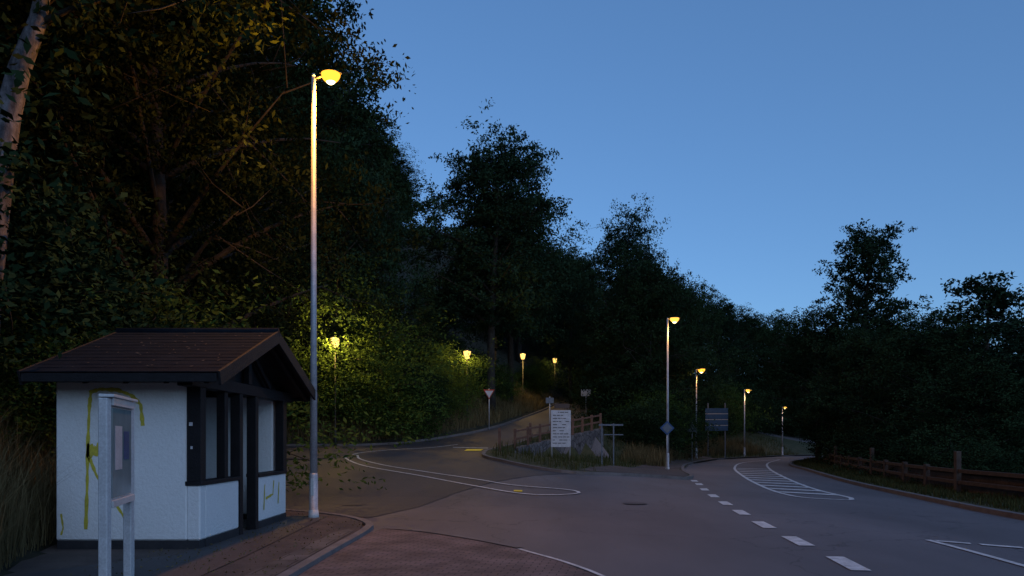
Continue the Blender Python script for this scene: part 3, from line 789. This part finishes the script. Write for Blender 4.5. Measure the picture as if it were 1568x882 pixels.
# undergrowth
SB='shrub'
for x,y,h,k in [(-6.9,41.0,3.6,'W'),(-11.4,41.0,4.4,'W'),(-9.2,42.2,5.4,'W'),(-6.2,43,3.2,'U'),(-4.9,45.6,2.6,'W'),(-4.6,49.6,3.2,'W'),(-3.2,55.6,3.0,'U'),(-1.4,60,2.4,'W'),
    (1.6,74,2.5,'W'),(3.0,83,3,'U'),(-13.5,40.8,4.5,'U'),(-16,41,5,'U'),
    (-9.3,18.8,4.2,'W'),(-10.8,17.6,4.2,'U'),(-10.4,15.2,4.0,'U'),(-9.4,13.9,2.2,'W'),(-12.6,22.5,4,'U'),(-14,28.5,4,'U'),(-10.9,11,4.2,'U'),(-10.1,9.0,2.8,'U'),(-13,12,6,'U'),
    (9.0,49.5,3.2,'U'),(9.9,54,3.6,'W'),(11.4,56.5,4.0,'U'),(12.4,62.5,4,'U'),(15.6,70.5,4,'U'),(19.0,75,4.5,'U'),(22,80.5,4.5,'W'),(27,86.5,5,'U'),(40,97,5,'U'),(47,99,6,'U'),(8.6,56.5,4.5,'U'),(10.0,70,5,'U'),(34,93,6,'U'),(11,88,7,'U'),(11,80,6,'U'),
    (14.9,20,1.8,'U'),(15.6,25,2.2,'U'),(16.6,29,2.6,'U'),(18.4,34,3.2,'U'),(19.6,38.5,3.4,'U'),(21.5,43,3.8,'U'),(22.6,47,4,'U'),(25.5,52.5,4.5,'U'),(28,56.5,5,'U'),(32,61,5,'U'),(38,66,6,'U'),(16.5,16,2.0,'U'),(47,72,7,'U'),(56,76,8,'U')]:
    put(SB,k,x,y,h,1.15)

def grass(name, n, region, h0, h1, w, mat, seed, clump=.25, lean=.5, zf=None):
    rng=np.random.default_rng(seed)
    P=region(rng,n); n=len(P)
    x,y=P[:,0],P[:,1]; z=(fall(x,y) if zf is None else zf(x,y))-.02
    h=rng.uniform(h0,h1,n)*(1+.35*np.sin(x*2.1)*np.cos(y*1.7)); a=rng.uniform(0,6.28,n); l=rng.uniform(.1,lean,n)*h
    b=a+rng.uniform(-.6,.6,n)+1.57; ww=w*rng.uniform(.6,1.4,n)
    dx,dy=np.cos(a),np.sin(a); sx,sy=np.cos(b)*ww/2,np.sin(b)*ww/2
    V=np.empty((n,5,3))
    V[:,0]=np.stack([x-sx,y-sy,z],1); V[:,1]=np.stack([x+sx,y+sy,z],1)
    mx,my,mz=x+dx*l*.3,y+dy*l*.3,z+h*.6
    V[:,2]=np.stack([mx+sx*.7,my+sy*.7,mz],1); V[:,3]=np.stack([mx-sx*.7,my-sy*.7,mz],1)
    V[:,4]=np.stack([x+dx*l,y+dy*l,z+h*.97],1)
    idx=np.arange(n)[:,None]*5
    li=np.concatenate([idx+np.array([[0,1,2,3]]),idx+np.array([[3,2,4]])],1).ravel().astype(np.int32)
    ls=(np.arange(n)[:,None]*7+np.array([[0,4]])).ravel().astype(np.int32)
    me=bpy.data.meshes.new(name); me.vertices.add(5*n); me.vertices.foreach_set('co',V.ravel())
    me.loops.add(7*n); me.loops.foreach_set('vertex_index',li); me.polygons.add(2*n); me.polygons.foreach_set('loop_start',ls)
    me.update(calc_edges=True)
    at=me.attributes.new('tone','FLOAT','POINT'); at.data.foreach_set('value',np.repeat(rng.uniform(0,1,n),5).astype(np.float32))
    me.materials.append(M[mat]); return link(bpy.data.objects.new(name,me))
def near_bank(rng,n):
    x=rng.uniform(-10.5,-5.0,n); y=rng.uniform(5.5,17,n)
    k=(~inside(x,y,HILL)); return np.stack([x[k],y[k]],1)
def strip(poly, w0, w1, side=1):
    def f(rng,n):
        P=np.array(poly); seg=np.diff(P,axis=0); ln=np.hypot(seg[:,0],seg[:,1]); c=np.concatenate([[0],np.cumsum(ln)])
        t=rng.uniform(0,c[-1],n); i=np.clip(np.searchsorted(c,t)-1,0,len(seg)-1); u=(t-c[i])/ln[i]
        p=P[i]+seg[i]*u[:,None]; nrm=np.stack([-seg[i][:,1],seg[i][:,0]],1)/ln[i][:,None]*side
        return p+nrm*rng.uniform(w0,w1,n)[:,None]
    return f
grass('bank_grass',22000,near_bank,.4,1.3,.012,'grass',1,lean=.8)
grass('bank_grass',22000,strip([(-16,38.4)]+KL[1:7],.25,3.2,1),.3,.9,.03,'grass',2)
grass('verge_grass',16000,strip([(x,y) for x,y in MR[1:8]],.15,1.7,-1),.05,.22,.03,'grassg',3,zf=lambda x,y: fbase(x,y)+.1)
def isl_reg(rng,n):
    x=rng.uniform(-1.3,30,n); y=rng.uniform(27.5,84,n)
    k=inside(x,y,isl)&~inside(x,y,sw)&(pdist(x,y,isl+[isl[0]])>.25); return np.stack([x[k],y[k]],1)
grass('island_grass',50000,isl_reg,.12,.5,.03,'grassg',4,zf=lambda x,y: fbase(x,y)+.1)
grass('dry_grass',9000,strip([(8.4,41),(10.6,49.5),(16.2,63),(26,76)],-.1,2.4,1),.4,1.0,.035,'grass',6,zf=lambda x,y: fbase(x,y)+.1)
def litter(rng,n):
    x=rng.uniform(-5,-2.7,n); y=rng.uniform(7,16,n); k=inside(x,y,plot)&~((x<-4.4)&(y>10.4)&(y<14.6)); return np.stack([x[k],y[k]],1)
rng=np.random.default_rng(5); q=litter(rng,900)
C=np.column_stack([q,np.full(len(q),.085)])
lm=leaf_mesh('fallen_leaves',C,.022,rng.uniform(0,1,len(C)),M['grass'],rng); link(bpy.data.objects.new('fallen_leaves',lm))

# ------------------------------------------------------------------ sky, sun, camera
w=bpy.data.worlds.new('World'); scene.world=w; w.use_nodes=True
nt=w.node_tree; nt.nodes.clear()
sk=nt.nodes.new('ShaderNodeTexSky'); sk.sky_type='NISHITA'; sk.sun_disc=False
sk.sun_elevation=R(18); sk.sun_rotation=R(155); sk.air_density=1.0; sk.dust_density=.3; sk.ozone_density=4.0
gm=nt.nodes.new('ShaderNodeGamma'); gm.inputs[1].default_value=.66
tint=nt.nodes.new('ShaderNodeMixRGB'); tint.blend_type='MULTIPLY'; tint.inputs[0].default_value=1; tint.inputs[2].default_value=(.80,1.20,1.68,1)
bg=nt.nodes.new('ShaderNodeBackground'); bg.inputs[1].default_value=.14
wo=nt.nodes.new('ShaderNodeOutputWorld')
nt.links.new(sk.outputs[0],gm.inputs[0]); nt.links.new(gm.outputs[0],tint.inputs[1]); nt.links.new(tint.outputs[0],bg.inputs[0]); nt.links.new(bg.outputs[0],wo.inputs[0])
sl=bpy.data.lights.new('sun','SUN'); sl.energy=.42; sl.angle=R(70); sl.color=(.84,.88,1.0)
so=bpy.data.objects.new('sun',sl); link(so)
dirv=Vector((math.sin(R(155)),math.cos(R(155)),math.tan(R(32))))
so.rotation_euler=dirv.to_track_quat('Z','Y').to_euler()
cd=bpy.data.cameras.new('camera'); cd.lens=26; cd.sensor_width=36; cd.shift_y=.149; cd.clip_end=3000
co=bpy.data.objects.new('camera',cd); co.location=(0,0,1.6); co.rotation_euler=(R(90),0,0); link(co); scene.camera=co
scene.view_settings.view_transform='Standard'; scene.view_settings.look='None'; scene.view_settings.exposure=0
